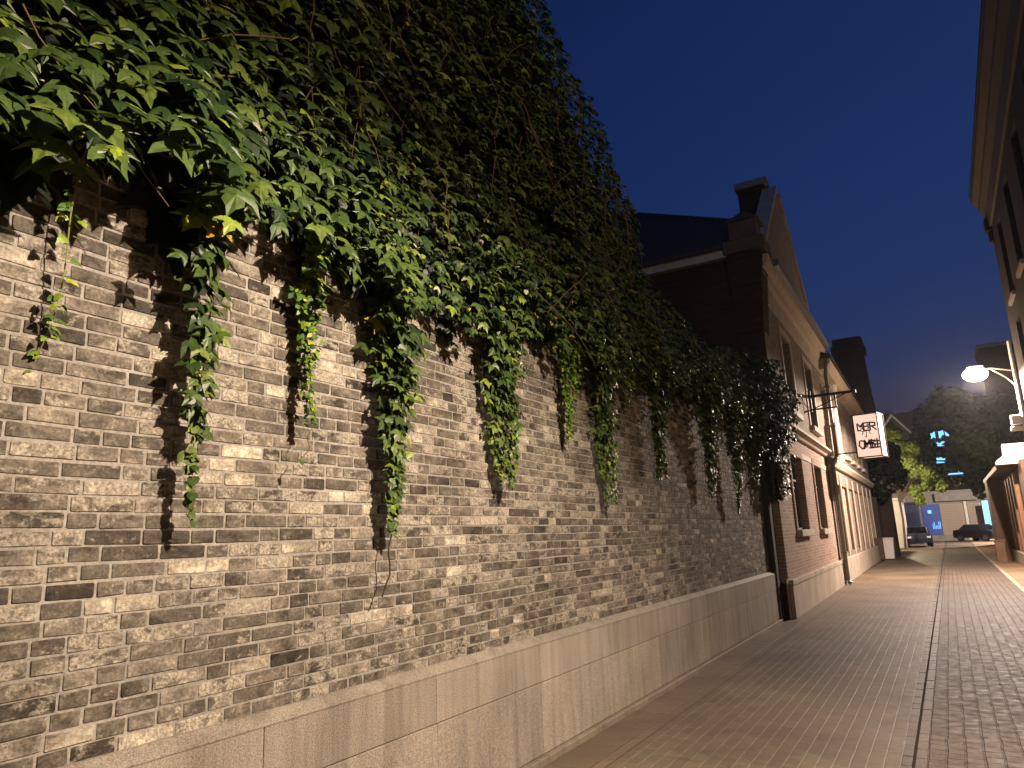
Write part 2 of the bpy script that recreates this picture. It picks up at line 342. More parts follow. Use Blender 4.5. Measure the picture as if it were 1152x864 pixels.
# ------------------------------------------------------------ ivy
def leaf_shape(kind):
    if kind == 'ivy':   # three to five pointed lobes; x = side, y = along leaf (tip down)
        half = [(0, 0.0), (.14, .12), (.36, .10), (.46, -.04), (.58, -.12), (.80, -.44), (.50, -.36), (.27, -.40), (.31, -.60), (.13, -.84), (0, -1.15)]
    elif kind == 'round':
        half = [(0, 0.0), (.28, .04), (.44, -.2), (.42, -.5), (.25, -.78), (0, -1.0)]
    else:
        half = [(0, 0.0), (.2, .06), (.44, -.06), (.40, -.28), (.28, -.42), (.26, -.6), (0, -1.0)]
    return half
SH = {k: leaf_shape(k) for k in ('ivy', 'round', 'young')}
def add_leaf(b, p, nrm, tip, size, kind, tone, curl=.25):
    nrm = nrm.normalized(); tip = (tip - nrm * tip.dot(nrm)).normalized(); side = tip.cross(nrm)
    half = SH[kind]; wid = R.uniform(.85, 1.15)
    V = []; n = len(half); droop = R.uniform(.2, .75)
    def P(x, y):
        bend = -curl * (y * y) * 1.0 - x * x * droop
        return p + side * (x * size * wid) + tip * (-y * size) + nrm * (bend * size)
    mid = [P(0, y) for x, y in half]
    Rr = [P(x, y) for x, y in half[1:-1]]; Ll = [P(-x, y) for x, y in half[1:-1]]
    # fan from midrib points
    c0, c1, c2 = P(0, 0.0), P(0, -.35), P(0, half[-1][1])
    V = [c0, c1, c2] + Rr + Ll; m = len(Rr); F = []
    for o in (3, 3 + m):
        idx = [0] + list(range(o, o + m)) + [2]
        for a, c in zip(idx[:-1], idx[1:]): F.append((1, a, c))
    b.mesh(V, F, (tone, R.random(), 0))
def rv(s): return Vector((R.uniform(-s, s), R.uniform(-s, s), R.uniform(-s, s)))
def leaf_dir():
    n = Vector((.66, -.12, .78)) + rv(.38); t = Vector((.55, R.uniform(-.75, .6), -.75)) + rv(.3); return n, t
def tone_ivy(p=0.02):
    k = R.random()
    if k < p * .5: return 1.0
    if k < p * .75: return .957
    if k < p * .95: return .93
    if k < p * 2.5: return .87
    return min(.84, max(0, R.gauss(.47, .16)))
ZB = [(-4, 3.35), (.3, 3.2), (1.1, 3.16), (1.6, 3.20), (2.0, 3.10), (2.4, 3.30), (2.9, 3.16), (3.2, 3.05), (3.8, 3.20), (4.5, 3.20), (5.2, 3.42), (5.8, 3.3), (6.7, 3.35), (7.6, 3.5), (8.5, 3.5), (10, 3.62), (12, 3.6), (14.3, 3.4)]
def interp(T, y):
    for (a, b_), (c, d) in zip(T, T[1:]):
        if a <= y <= c: return b_ + (d - b_) * (y - a) / (c - a)
    return T[0][1] if y < T[0][0] else T[-1][1]
def ztop(y): 
    if y < 1.4: return 10.2 - (1.4 - y) * .75
    if y < 7.75: return min(10.2, 5.55 + (7.75 - y) * .83)
    if y < 8.1: return 4.75
    return 4.5 + .22 * math.sin(y * 1.7) + max(0, (y - 12) * .16)
ivy = empty('climbing_ivy', (-2.95, 3, 3.3)); tag(ivy, 'huge mass of green ivy covering the tall gable and spilling over the near brick wall', 'ivy')
O = Vector((-2.95, 3, 3.3))
b = MB(); st = MB()
def ivy_pt(y, z):
    depth = .10 + .16 * noise.noise(Vector((y * .9, z * .9, 3))) + .12
    zb = interp(ZB, y) + .10 * math.sin(y * 9) + .06 * math.sin(y * 23)
    k = max(0, 1 - (z - zb) / .9)
    depth += (.17 if y < 3.5 else .13 if y < 8 else .1) * k
    if z > 4.3: depth *= .8
    return depth, zb
cnt = 0
while cnt < 36000:
    y = R.uniform(-3.2, 7.95) if cnt > 6500 else R.uniform(7.5, 14.3)
    z = R.uniform(3.0, min(ztop(y), 9.4))
    d, zb = ivy_pt(y, z)
    if z < zb: continue
    if y < 0 and R.random() < .5: continue
    inner_shade = R.random() < .42
    hole = noise.noise(Vector((y * 2.1, z * 2.1, 9)))
    if hole < -.38 and R.random() < .8 and z < 5: continue
    x = -2.93 + d * (R.uniform(.25, 1) if R.random() < .45 else R.uniform(.8, 1.15)) 
    if z > 4.3: x = max(x, -3.2 + R.uniform(.02, .4))
    if inner_shade: x = -2.925 + R.uniform(0, .05) if z < 4.3 else -3.15 + R.uniform(0, .10)
    if inner_shade and z < zb + .16 * R.random() + .06: continue
    n, t = leaf_dir(); far = min(1, max(0, (y - 4) / 6))
    s = R.uniform(.07, .14) * (1.1 if y < 2.0 else .85 if y < 3.2 else .64)
    kind = 'ivy' if R.random() < .8 or z < 3.9 else 'round'
    if inner_shade: n = Vector((1, -.3, .2)) + rv(.4); s *= 1.6
    tn = R.uniform(0, .10) if inner_shade else tone_ivy(.03)  # inner leaves near-black: shade between the outer leaves put into colour
    if tn > .86: s *= .62; kind = R.choice(['round', 'ivy'])
    add_leaf(b, Vector((x, y, z)) - O, n, t, s, kind, tn, .3)
    cnt += 1
b.build('foliage', M_ivy, ivy, recalc=False)
# runners and dangling bare stems inside the mass
for k in range(230):
    y = R.uniform(.2, 7.8) if k < 190 else R.uniform(8, 14); z = R.uniform(interp(ZB, y) + .1, min(ztop(y), 6.5)); d, zb = ivy_pt(y, z)
    x = -2.9 + d * R.uniform(.6, 1.2); L = R.uniform(.4, 1.5); ang = R.choice([0, 0, .5, -.6, .9]) + R.uniform(-.2, .2)
    pts = []
    for i in range(7):
        f = i / 6; pts.append(Vector((x + .04 * math.sin(f * 5 + k), y + math.sin(ang) * L * f + .02 * math.sin(f * 9 + k), z - math.cos(ang) * L * f * (.6) + .03 * math.sin(f * 4))) - O)
    if pts[-1].z + O.z < zb - .1: continue
    st.tube(pts, [.0045 - .0025 * i / 6 for i in range(7)], 5)
st.build('stem', M_stem, ivy)

# thick reddish rim bits and single pale leaves hanging on threads are part of the ivy mass
# hanging vines: (y, z top, z tip, bare stem tail, leaf size top, tip, standoff, width, species, label)
VINES = [
 (1.43, 3.50, 2.33, .0, .055, .035, .22, .025, 'young', 58, 'short thin yellow-green vine with tiny leaves, leftmost of those hanging on the wall', -.02),
 (1.97, 3.45, 1.80, .0, .125, .045, .22, .055, 'ivy', 95, 'long vine of broad dark green leaves dwindling to small ones, second from the left', .03),
 (2.67, 3.40, 2.28, .18, .070, .035, .19, .05, 'young', 150, 'dense yellow-green vine of small leaves ending in a bare curled tip, third from the left', 0),
 (3.38, 3.30, 1.72, .36, .105, .05, .20, .085, 'ivy', 210, 'longest vine, thick dark leaves above a long bare brown stem that reaches lowest', -.03),
 (4.64, 3.35, 2.06, .06, .100, .045, .19, .13, 'ivy', 260, 'thick tapering dark green vine in the middle of the wall, fifth from the left', .02),
 (5.82, 3.60, 2.52, .05, .060, .045, .18, .09, 'young', 230, 'yellowish fine-leaved vine just left of a longer dark one, sixth from the left', 0),
 (6.62, 3.60, 1.98, .05, .095, .05, .19, .13, 'ivy', 300, 'long dark tapering vine right of the yellowish one, where the wall falls into shade', 0),
 (7.30, 3.70, 3.10, .0, .060, .045, .16, .10, 'young', 110, 'shortest vine, a stubby yellowish tuft high up under the ivy edge', 0),
 (8.25, 3.85, 2.30, .04, .095, .05, .20, .17, 'ivy', 340, 'broad dim green vine hanging in the shade right of the stubby tuft', 0),
 (10.3, 3.95, 2.15, .05, .095, .05, .25, .20, 'ivy', 320, 'nearly black vine in deep shade, third from the dark pillar', 0),
 (11.7, 4.05, 1.95, .05, .095, .05, .25, .20, 'ivy', 320, 'nearly black vine in deep shade, second from the dark pillar', 0),
 (13.1, 4.05, 2.45, .05, .095, .05, .25, .20, 'ivy', 260, 'nearly black vine in deep shade, next to the dark pillar', 0)]
for (vy, zt, zp, tail, s0, s1, so, wd, sp, cnt, lab, drift) in VINES:
    if cnt >= 90: cnt = int(cnt * (1.3 if vy < 2.2 else 2.4)); wd *= 1.75; s1 *= .85; s0 *= 1.12 if sp == 'ivy' else 1.0
    so = .13 if vy < 2.2 else .10 if vy < 9 else .16
    base = Vector((-2.95 + so, vy, zt)); o = empty('hanging_vine', base); tag(o, lab, 'vine', 'vines hanging down the brick wall')
    b = MB(); sts = [MB() for _ in range(3)]; m = M_vine if sp == 'young' else M_ivy
    strands = 1 if wd < .06 else 2 if wd < .1 else 3
    def path(f, k):
        return Vector((.03 * math.sin(f * 5 + vy * 3 + k) - .05 * f * (1 if so > .15 else 0) + (.02 * k), drift * f + wd * .5 * (k - (strands - 1) / 2) * (1 - f * .8) + .02 * math.sin(f * 8 + vy + k * 2) * (1 - .5 * f), -(zt - zp) * f)) + (Vector((-.15 * f * f - .02 * f, -.05 * f * f, 0)) if vy < 1.5 else Vector((0, 0, 0)))
    for k in range(strands):
        e = 1 if k == strands // 2 else R.uniform(.55, .8)
        N_ = 22; pts = [path(e * i / N_, k) for i in range(N_ + 1)]
        if k == strands // 2 and tail:
            for q in range(1, 7): pts.append(pts[N_] + Vector((.004 * math.sin(q * 2), .02 * math.sin(q * 1.2 + vy) - .012 * q, -tail * q / 6)))
        sts[k].tube(pts, [max(.0024 if tail < .3 else .0048, .004 - .002 * i / len(pts)) for i in range(len(pts))], 5)
    if tail > .1:
        pe = pts[-1]; add_leaf(b, pe, Vector((1, -.5, .2)), Vector((.1, .3, -1)), .035, 'round', .3)
    for i in range(cnt):
        f = (R.random() ** .95); k = R.randrange(strands); c = path(f, k)
        w = wd * (1 - f) ** 1.0 + .008
        s = (s0 + (s1 - s0) * f) * R.uniform(.65, 1.15)
        sd = R.choice([-1, 1]); n = Vector((.75, sd * .2, .6)) + rv(.4); t = Vector((.35, sd * .7, -.75)) + rv(.35)
        p = c + Vector((R.uniform(-.5, 1) * w * .6, R.gauss(0, .5) * w, R.uniform(-.03, .03)))
        if cnt < 60: p = c + Vector((R.uniform(0, .03), sd * R.uniform(.005, .03) * (1.5 - f), 0))
        kind = sp if (sp == 'young' or s > .06) else ('round' if f > .75 else 'young')
        if sp == 'young': tone = min(1, max(0, R.gauss(.45, .25)))
        else: tone = tone_ivy(.01) if f < .6 else min(.9, R.gauss(.6, .15))
        if cnt < 60 and p.x > .01: sts[0].tube([c, (c + p) / 2 + Vector((.005, 0, .004)), p], .0012, 4)
        add_leaf(b, p, n, t, s, kind, tone, .25)
    b.build('foliage', m, o, recalc=False)
    for s_ in sts:
        if s_.v: s_.build('stem', M_stemgreen if vy < 1.5 else M_darkstem if tail > .3 else M_stem, o)
# ivy heaped over the wall end
O = Vector((-2.8, 14.2, 4.0)); eb = empty('ivy_bush', O); tag(eb, 'shaggy black clump of ivy bulging over the top of the end pillar', 'ivy')
b = MB(); c = 0
while c < 4200:
    p = Vector((R.uniform(-1, 1), R.uniform(-1, 1), R.uniform(-1, 1)))
    if p.length > 1 or p.length < .45: continue
    q = Vector((p.x * .55, p.y * 1.5, p.z * 1.0))
    q *= 1 + .35 * noise.noise(p * 2.5); 
    if q.z < 0: q.z *= 1.1
    if R.random() < .45: q = Vector((R.gauss(.0, .12) , R.gauss(.30, .22), R.uniform(-1.75, .1))); 
    if q.z < -1.3 and abs(q.y - .3) > .3 * (1.9 + q.z): continue
    n, t = leaf_dir(); add_leaf(b, q + Vector((.02, .1, 0)), n, t, R.uniform(.08, .13), 'ivy', min(.6, R.gauss(.35, .15)), .3); c += 1
b.build('foliage', M_ivy, eb, recalc=False)
b = MB()
for k in range(14): b.tube([(R.uniform(-.15, .1), R.uniform(-.6, .5), .3), (R.uniform(0, .3), R.uniform(-.4, .6), -.4), (R.uniform(0, .25), R.uniform(.1, .5), R.uniform(-1.9, -1.2))], .006, 5)
b.build('stem', M_stem, eb)

# ------------------------------------------------------------ left brick building (facade local frame: X out, Y along the street)
def facade(b, x, u0, u1, z0, z1, ops, depth=.16):
    us = sorted({u0, u1, *[o[0] for o in ops], *[o[1] for o in ops]}); zs = sorted({z0, z1, *[o[2] for o in ops], *[o[3] for o in ops]})
    for a, c in zip(us, us[1:]):
        for d, e in zip(zs, zs[1:]):
            um, zm = (a + c) / 2, (d + e) / 2
            if any(o[0] < um < o[1] and o[2] < zm < o[3] for o in ops): continue
            b.face([(x, a, d), (x, c, d), (x, c, e), (x, a, e)])
    for (a, c, d, e) in ops:
        xi = x - depth
        b.face([(x, a, d), (xi, a, d), (xi, a, e), (x, a, e)]); b.face([(x, c, d), (x, c, e), (xi, c, e), (xi, c, d)])
        b.face([(x, a, e), (xi, a, e), (xi, c, e), (x, c, e)]); b.face([(x, a, d), (x, c, d), (xi, c, d), (xi, a, d)])
def window(par, x, u0, u1, z0, z1, depth=.15, frame=M_frame, sill=True, surround=None, name='window', mull=1):
    xi = x - depth; f = MB(); t = .045
    f.box(xi, xi + .05, u0 + .002, u0 + t, z0 + .002, z1 - .002); f.box(xi, xi + .05, u1 - t, u1 - .002, z0 + .002, z1 - .002)
    f.box(xi, xi + .048, u0 + t, u1 - t, z1 - t, z1 - .002); f.box(xi, xi + .048, u0 + t, u1 - t, z0 + .002, z0 + t)
    for k in range(mull): 
        um = u0 + (u1 - u0) * (k + 1) / (mull + 1); f.box(xi + .002, xi + .046, um - .02, um + .02, z0 + t, z1 - t)
    zt = z0 + (z1 - z0) * .68; f.box(xi + .004, xi + .044, u0 + t, u1 - t, zt - .018, zt + .018)
    w = f.build(name, frame, par)
    p = MB(); p.box(xi - .01, xi + .006, u0 + .01, u1 - .01, z0 + .01, z1 - .01); p.build('pane', M_glass, w)
    if sill: MB().box(x - .05, x + .12, u0 - .12, u1 + .12, z0 - .14, z0 - .004).build('sill', M_stone, w, bevel=.01)
    if surround:
        s = MB(); q = .16
        s.box(x - .02, x + .035, u0 - q, u0 - .004, z0, z1 + q); s.box(x - .02, x + .035, u1 + .004, u1 + q, z0, z1 + q); s.box(x - .02, x + .035, u0 - .004, u1 + .004, z1 + .004, z1 + q)
        s.build('surround', surround, w, bevel=.006)
ang = math.atan2(.35, 23.35)
B = empty('brick_building', (-2.75, 14.65, 0), ang); tag(B, 'two-storey red-brown brick building with stone bands and a street gable, beyond the dark pillar', 'building')
EL = 8.5
LW = [(1.75, 3.35, 1.62, 3.25), (5.35, 6.75, 1.62, 3.25)]
UW = [(1.9, 3.1, 4.25, 6.0), (5.2, 6.6, 4.25, 6.0)]
b = MB(); facade(b, 0.0, 0, EL, 0, 3.7, LW); b.face([(0, 0, 0), (0, 0, 3.7), (-9, 0, 3.7), (-9, 0, 0)]); b.box(-9, -.2, .25, EL, .0, 3.6)
b.build('lower_wall', M_redbrick, B, recalc=False)
b = MB(); facade(b, 0.1, 0, EL, 3.9, 6.5, UW); b.box(-9, -.12, .25, EL, 3.7, 7.2)
b.build('upper_wall', M_tanbrick, B, recalc=False)
b = MB(); b.box(-9, .098, -.03, .24, 3.7, 7.3); b.build('side_wall', M_shadedbrick, B)
b = MB()
for w in LW: window(B, 0.0, *w, surround=M_redbrick)
for w in UW: window(B, .1, *w, surround=M_stone, sill=True)
b = MB(); y = .02
while y < EL:
    L = min(.9, EL - y); b.box(.0, .07, y, y + L - .006, 0, .60, (R.random(), 0, 0)); b.box(.0, .085, y, y + L - .004, .605, .70, (R.random(), 0, 0)); y += .9
b.build('plinth', mat_granite('facade_granite', (.36, .30, .24), (.58, .49, .40)), B, bevel=.006)
MB().box(-.02, .02, 0, EL, 3.27, 3.40).build('lintel_band', M_stone, B, bevel=.006)
b = MB(); b.prism([(-.02, 3.70), (.08, 3.70), (.12, 3.76), (.22, 3.80), (.22, 3.86), (.10, 3.93), (-.02, 3.93)], 'y', -.0, EL + .02); b.build('string_course', M_stone, B)
b = MB(); b.prism([(.0, 6.3), (.13, 6.3), (.15, 6.72), (.20, 6.80), (.22, 6.95), (.30, 7.02), (.34, 7.12), (.34, 7.22), (-.1, 7.24)], 'y', .0, EL + .7); b.build('cornice', M_stone, B)
b = MB(); b.prism([(-8.5, 7.25), (-8.5, 7.52), (-.42, 7.52), (-.42, 7.25)], 'y', -.20, -.031); b.build('side_cornice', M_whitedirty, B, bevel=.01)
# corner pier stepping out at the top, with cap and pedestal
b = MB()
for i in range(12):
    e = .012 * i + .01; b.box(-.42 - e * .3, .10 + e, -.06 - e, .5, 5.6 + i * .14, 5.6 + i * .14 + .138 if i < 11 else 7.26)
b.build('corner_pier', M_shadedbrick, B)
MB().box(-.48, .34, -.30, .55, 7.27, 7.55).build('pier_cap', M_eaves, B, bevel=.02)
pd = MB(); pd.box(-.36, .20, -.15, .40, 7.56, 8.0); pd.build('pedestal', M_eaves, B, bevel=.01)
pd = MB(); V = [(-.42, -.21, 8.0), (.26, -.21, 8.0), (.26, .46, 8.0), (-.42, .46, 8.0), (-.08, .12, 8.32)]
pd.mesh(V, [(0, 1, 2, 3), (0, 1, 4), (1, 2, 4), (2, 3, 4), (3, 0, 4)]); pd.build('pedestal_cap', M_eaves, B)
gp = [(.55, 7.24), (4.2, 10.5), (4.7, 10.5), (9.0, 7.24)]
b = MB(); b.prism(gp, 'x', -.16, .08); b.build('gable', M_tanbrick, B)
b = MB(); 
for (a, c) in ((gp[0], gp[1]), (gp[2], gp[3])):
    b.prism([(a[0], a[1]), (c[0], c[1]), (c[0], c[1] + .13), (a[0], a[1] + .13)], 'x', -.22, .15)
b.build('gable_coping', M_stone, B)
ck = MB(); ck.box(-.86, -.17, 4.2, 5.0, 8.0, 10.75); cho = ck.build('chimney', M_shadedbrick, B)
MB().box(-.93, -.08, 4.12, 5.08, 10.752, 10.95).build('chimney_cap', M_grey, B, bevel=.02)
b = MB()
rp = [(-9, -.25, 7.52), (-.40, -.25, 7.52), (-.40, 1.7, 8.75), (-4.6, 4.6, 11.3), (-9, 6.0, 12.6)]
b.face(rp); b.face([(x, y, z - .12) for x, y, z in rp]); b.face([(-.40, 1.7, 8.75), (-.2, 8, 8.0), (-4.6, 8, 9.5), (-4.6, 4.6, 11.3)]); b.face([(-4.6, 4.6, 11.3), (-4.6, 8, 9.5), (-9, 9, 9.5), (-9, 6, 12.6)])
b.face([rp[0], rp[1], (rp[1][0], rp[1][1], 7.40), (rp[0][0], rp[0][1], 7.40)])
b.build('roof', M_tile, B, recalc=False)
b = MB()
def lerp3(a, c, f): return tuple(a[i] + (c[i] - a[i]) * f for i in range(3))
for seg_, n_ in (((rp[2], rp[3]), 22), ((rp[3], rp[4]), 22)):
    for i in range(n_):
        p = lerp3(seg_[0], seg_[1], i / n_); q = lerp3(seg_[0], seg_[1], (i + .85) / n_); b.tube([p, q], .07, 6)
b.build('ridge_tile', M_tile, B)
b = MB()
b.tube([(.16, EL + .13, 0.12), (.16, EL + .13, 3.5)], .06, 10); b.tube([(.16, EL + .13, 3.5), (.30, EL + .13, 3.72), (.30, EL + .13, 6.2), (.34, EL + .4, 6.9)], .055, 10)
for z in (.9, 2.4, 4.6, 5.8): b.box(.06 + (.14 if z > 3.6 else 0), .23 + (.14 if z > 3.6 else 0), EL + .05, EL + .21, z, z + .05)
b.tube([(.16, EL + .13, .12), (.24, EL + .12, .05)], .06, 8)
b.build('downpipe', M_pipe, B); 
b = MB(); b.prism([(.24, 6.75), (.40, 6.75), (.46, 7.0), (.2, 7.0)], 'y', EL + .705, EL + .95); b.prism([(.345, 7.1), (.44, 7.14), (.46, 7.27), (.345, 7.27)], 'y', .6, EL + .75); b.build('gutter', M_pipe, B)

# ------------------------------------------------------------ second building in the same terrace
B2 = empty('terrace_building', (-2.75 - .13, 14.65 + 8.8, 0), ang); tag(B2, 'lower pale rendered building with tall recessed panels and an upper loggia, past the downpipe', 'building')
L2 = 17.0
pan = [(1.0 + 2.2 * k, 2.35 + 2.2 * k + .25, .85, 3.0) for k in range(7)]
b = MB(); facade(b, 0.0, 0.1, L2, 0, 3.5, pan, .10); b.box(-8, -.11, .1, L2, 0, 3.5); b.build('lower_wall', M_tanbrick, B2, recalc=False)
for (a, c, d, e) in pan: MB().box(-.105, -.075, a + .01, c - .01, d + .01, e - .01).build('recessed_panel', M_redbrick, B2)
for k in range(8): MB().box(.002, .045, .34 + 2.2 * k, .50 + 2.2 * k, .72, 3.35).build('pilaster', M_stone, B2, bevel=.01)
b = MB(); b.box(0, .09, .1, L2, 0, .70); b.build('plinth', bpy.data.materials['facade_granite'], B2, bevel=.01)
b = MB(); b.prism([(-.02, 3.5), (.1, 3.5), (.2, 3.62), (.2, 3.70), (-.02, 3.74)], 'y', .1, L2); b.build('string_course', M_stone, B2)
up = [(.5, 1.9, 3.95, 6.1)] + [(3.2 + 2.4 * k, 4.3 + 2.4 * k, 4.2, 5.9) for k in range(5)]
b = MB(); facade(b, .02, 0.1, L2, 3.74, 6.4, up, .3); b.box(-8, -.3, .1, L2, 3.74, 6.4); b.build('upper_wall', M_tanbrick, B2, recalc=False)
for w in up: window(B2, .02, *w, depth=.28, sill=True)
b = MB(); b.tube([(.16, 2.35, 3.74), (.16, 2.35, 5.7)], .10, 12); b.tube([(.16, 2.35, 5.7), (.16, 2.35, 6.3)], [.10, .2], 12); b.build('column', M_white, B2)
b = MB(); b.prism([(.0, 6.4), (.30, 6.45), (.45, 6.62), (.45, 6.74), (0, 6.8)], 'y', .0, L2 + .1); b.build('eaves', M_stone, B2)
b = MB(); b.prism([(-8, 6.42), (.5, 6.76), (.5, 6.84), (-4, 9.2), (-8, 7.2)], 'y', .0, L2 + .1); b.build('roof', M_tile, B2)
# tall chimney on the terrace
ck = empty('chimney_stack', (-3.55, 44.6, 0)); tag(ck, 'tall dark tapering chimney stack rising behind the hanging sign', 'chimney')
b = MB(); V = []
for (z, w) in ((0, 1.05), (7, 1.0), (9, .82), (11.3, .72)): V += [(-w, -w, z), (w, -w, z), (w, w, z), (-w, w, z)]
F = [(i * 4 + k, i * 4 + (k + 1) % 4, (i + 1) * 4 + (k + 1) % 4, (i + 1) * 4 + k) for i in range(3) for k in range(4)] + [(12, 13, 14, 15)]
b.mesh(V, F); b.build('shaft', M_shadedbrick, ck)
b = MB(); b.box(-.86, .86, -.86, .86, 11.3, 11.75); b.box(-.76, .76, -.76, .76, 11.752, 12.2); b.build('cap', M_shadedbrick, ck, bevel=.03)

# ------------------------------------------------------------ wall bracket and hanging sign
br = empty('wall_bracket', (-2.72, 20.1, 4.9)); tag(br, 'empty black iron bracket with a rectangular loop, fixed below the upper windows', 'bracket')
b = MB(); b.box(0, 1.15, -.03, .03, .12, .19); b.box(0, .06, -.03, .03, -.25, .3); b.box(.05, .68, -.02, .02, -.22, -.18); b.box(.62, .66, -.02, .02, -.18, .12); b.build('frame', M_black, br)
b = MB(); b.tube([(.05, .0, -.2), (.9, 0, .13)], .015, 6); b.build('brace', M_black, br)
sg = empty('hanging_sign', (-1.68, 24.25, 4.32), math.radians(-11)); tag(sg, 'white box sign with black lettering jutting out from the building over the street', 'sign')
MB().box(-.33, .33, -.30, .30, -.63, .63).build('panel', M_signface, sg)
b = MB(); t = .035
for sx in (-1, 1):
    for sy in (-1, 1):
        b.box(min(sx * .33, sx * .365), max(sx * .33, sx * .365), min(sy * .30, sy * .335), max(sy * .30, sy * .335), -.665, .665)
for z0, z1 in ((-.665, -.632), (.632, .665)):
    b.box(-.33, .33, -.335, -.302, z0, z1); b.box(-.33, .33, .302, .335, z0, z1); b.box(-.365, -.332, -.30, .30, z0, z1); b.box(.332, .365, -.30, .30, z0, z1)
b.box(-.33, .33, -.30, .30, .633, .66)
b.build('frame', M_black, sg)
MB().tube([(-1.15, 0, -.45), (-.366, 0, -.45)], .022, 8).build('arm', M_black, sg)
def stroke(b, pts, w, face):
    pts = [Vector(p) for p in pts]
    for p, q in zip(pts, pts[1:]):
        d = (q - p); l = d.length; d.normalize(); nn = Vector((-d.y, d.x)) * w / 2; e = d * w * .3
        quad = [p - e + nn, q + e + nn, q + e - nn, p - e - nn]
        if face == 'f': b.prism([(v.x, v.y) for v in quad], 'y', -.3005, -.306)
        else: b.prism([(v.x, v.y) for v in quad], 'x', .3305, .336)
glyphs = {  # simple drawn strokes, unit squares
 'a': [[(0, 1), (0, .1), (.35, .1)], [(.0, 1), (.35, .55), (.7, 1), (.7, .1)]],
 'b': [[(0, .05), (0, 1), (.7, 1)], [(0, .55), (.55, .55)], [(0, .05), (.7, .05)]],
 'c': [[(0, 0), (.0, 1), (.6, .9), (.6, .55), (0, .5)], [(.2, .5), (.7, 0)]],
 'T': [[(0, .9), (1.2, .95)], [(.25, .9), (.05, .4)], [(.62, .95), (.6, .05), (.4, .15)], [(1.0, .9), (1.15, .45)]],
 'q': [[(.1, .9), (0, .4), (.3, 0), (.65, .3), (.6, .85), (.2, .95)]],
 'm': [[(0, 0), (.1, .95), (.35, .4), (.6, .95), (.7, 0)], [(.1, .5), (.6, .5)]],
 's': [[(.65, .85), (.1, .85), (.1, .5), (.6, .45), (.6, .05), (0, .05)], [(.3, 1), (.35, 0)]],
 'h': [[(.35, 1), (.35, 0)], [(0, .75), (.7, .75)], [(0, .4), (.7, .4)], [(.1, .05), (.65, .1)]]}
def word(b, txt, x, z, s, w, face, gap=1.0):
    for ch_ in txt:
        for pl in glyphs[ch_]: stroke(b, [(x + p[0] * s, z + p[1] * s) for p in pl], w, face)
        x += s * gap
b = MB(); word(b, 'abc', -.24, .14, .24, .040, 'f', .74); word(b, 'sh', -.16, .2, .15, .022, 'f', 1.2); b.build('lettering', M_ink, sg)
b = MB(); word(b, 'T', -.14, -.06, .21, .022, 'f'); b.build('lettering', M_ink, sg)
b = MB(); word(b, 'qmsh', -.26, -.40, .27, .042, 'f', .52); word(b, 'sm', -.12, -.36, .16, .024, 'f', 1.1); b.build('lettering', M_ink, sg); b = MB()
word(b, 'h', -.06, .28, .14, .022, 's'); word(b, 'c', -.05, .05, .14, .022, 's'); word(b, 'b', -.05, -.18, .14, .022, 's'); word(b, 'm', -.04, -.5, .17, .035, 's')
b.build('lettering', M_ink, sg)

# ------------------------------------------------------------ lamps
def make_lamp(name, loc, reach, label, power, col, light_kind='POINT'):
    # loc = lamp head; bracket runs to +X by reach
    r_ = empty(name, loc); tag(r_, label, 'street lamp', 'wall-bracket street lamps')
    b = MB(); V = []; F = []; n = 16; rows = 7
    for i in range(rows + 1):
        a = math.pi * i / rows
        for k in range(n): V.append((.34 * math.cos(a) , .25 * math.sin(a) * math.cos(2 * math.pi * k / n), .22 * math.sin(a) * math.sin(2 * math.pi * k / n)))
    for i in range(rows):
        for k in range(n): F.append((i * n + k, i * n + (k + 1) % n, (i + 1) * n + (k + 1) % n, (i + 1) * n + k))
    b.mesh(V, F); b.build('lamp_globe', M_lamp, r_, smooth=True)
    b = MB(); b.prism([(-.22, .215), (.24, .215), (.20, .26), (-.1, .28)], 'y', -.13, .13); b.build('hood', M_pipe, r_, bevel=.02)
    b = MB(); b.tube([(.18, 0, .14), (reach * .5, 0, .12), (reach, 0, -.02)], .022, 8); b.tube([(.45 * reach, 0, .10), (reach * .8, 0, -.2), (reach, 0, -.45)], .018, 8); b.build('bracket_arm', M_white, r_)
    ld = bpy.data.lights.new(name, light_kind); ld.energy = power; ld.color = col; ld.shadow_soft_size = .07
    lo = bpy.data.objects.new('lamp_light', ld); COL.objects.link(lo); lo.parent = r_; lo.location = (-.02, 0, -.26)
    return r_, ld, lo
fl, fd, fo = make_lamp('street_lamp', (1.36, 26, 6.1), .95, 'glaring lit street lamp on a white bracket arm at the upper right', FAR_P, (1, .80, .67), 'SPOT')
fd.spot_size = math.radians(176); fd.spot_blend = .12; fo.rotation_euler = (0, 0, 0)
nl, nd, no = make_lamp('street_lamp', (1.75, 2.7, 4.95), .55, 'lit street lamp on the near right-hand house, opposite the ivy', NEAR_P, (1, .825, .65), 'SPOT')
nd.spot_size = math.radians(114); nd.spot_blend = .5; nd.shadow_soft_size = .025; no.rotation_euler = (0, math.radians(31), 0)
tl_, td, to = make_lamp('street_lamp', (-3.35, 52, 5.0), -.5, 'street lamp hidden behind the dark tree far down the street', TREE_P, (1, .80, .5))
fill_lamp, ed_, eo_ = make_lamp('street_lamp', (4.3, 67, 5.6), .6, 'added lamp hidden behind the wooden shop to light the shutters at the far end', 2600, (1, .80, .66))  # added unseen lamp, brightens the far shutters and ground
pole = empty('lamp_pole', (2.36, 26.02, 0)); tag(pole, 'slim white pole carrying the glaring lamp, small grey boxes strapped to it', 'pole')
MB().tube([(0, 0, 0), (0, 0, 7.0)], .055, 10).build('shaft', M_white, pole)
b = MB(); b.box(-.36, -.06, -.1, .1, 4.25, 4.38); b.box(-.32, -.06, -.12, .12, 4.44, 4.72); b.build('control_box', M_white, pole, bevel=.02)

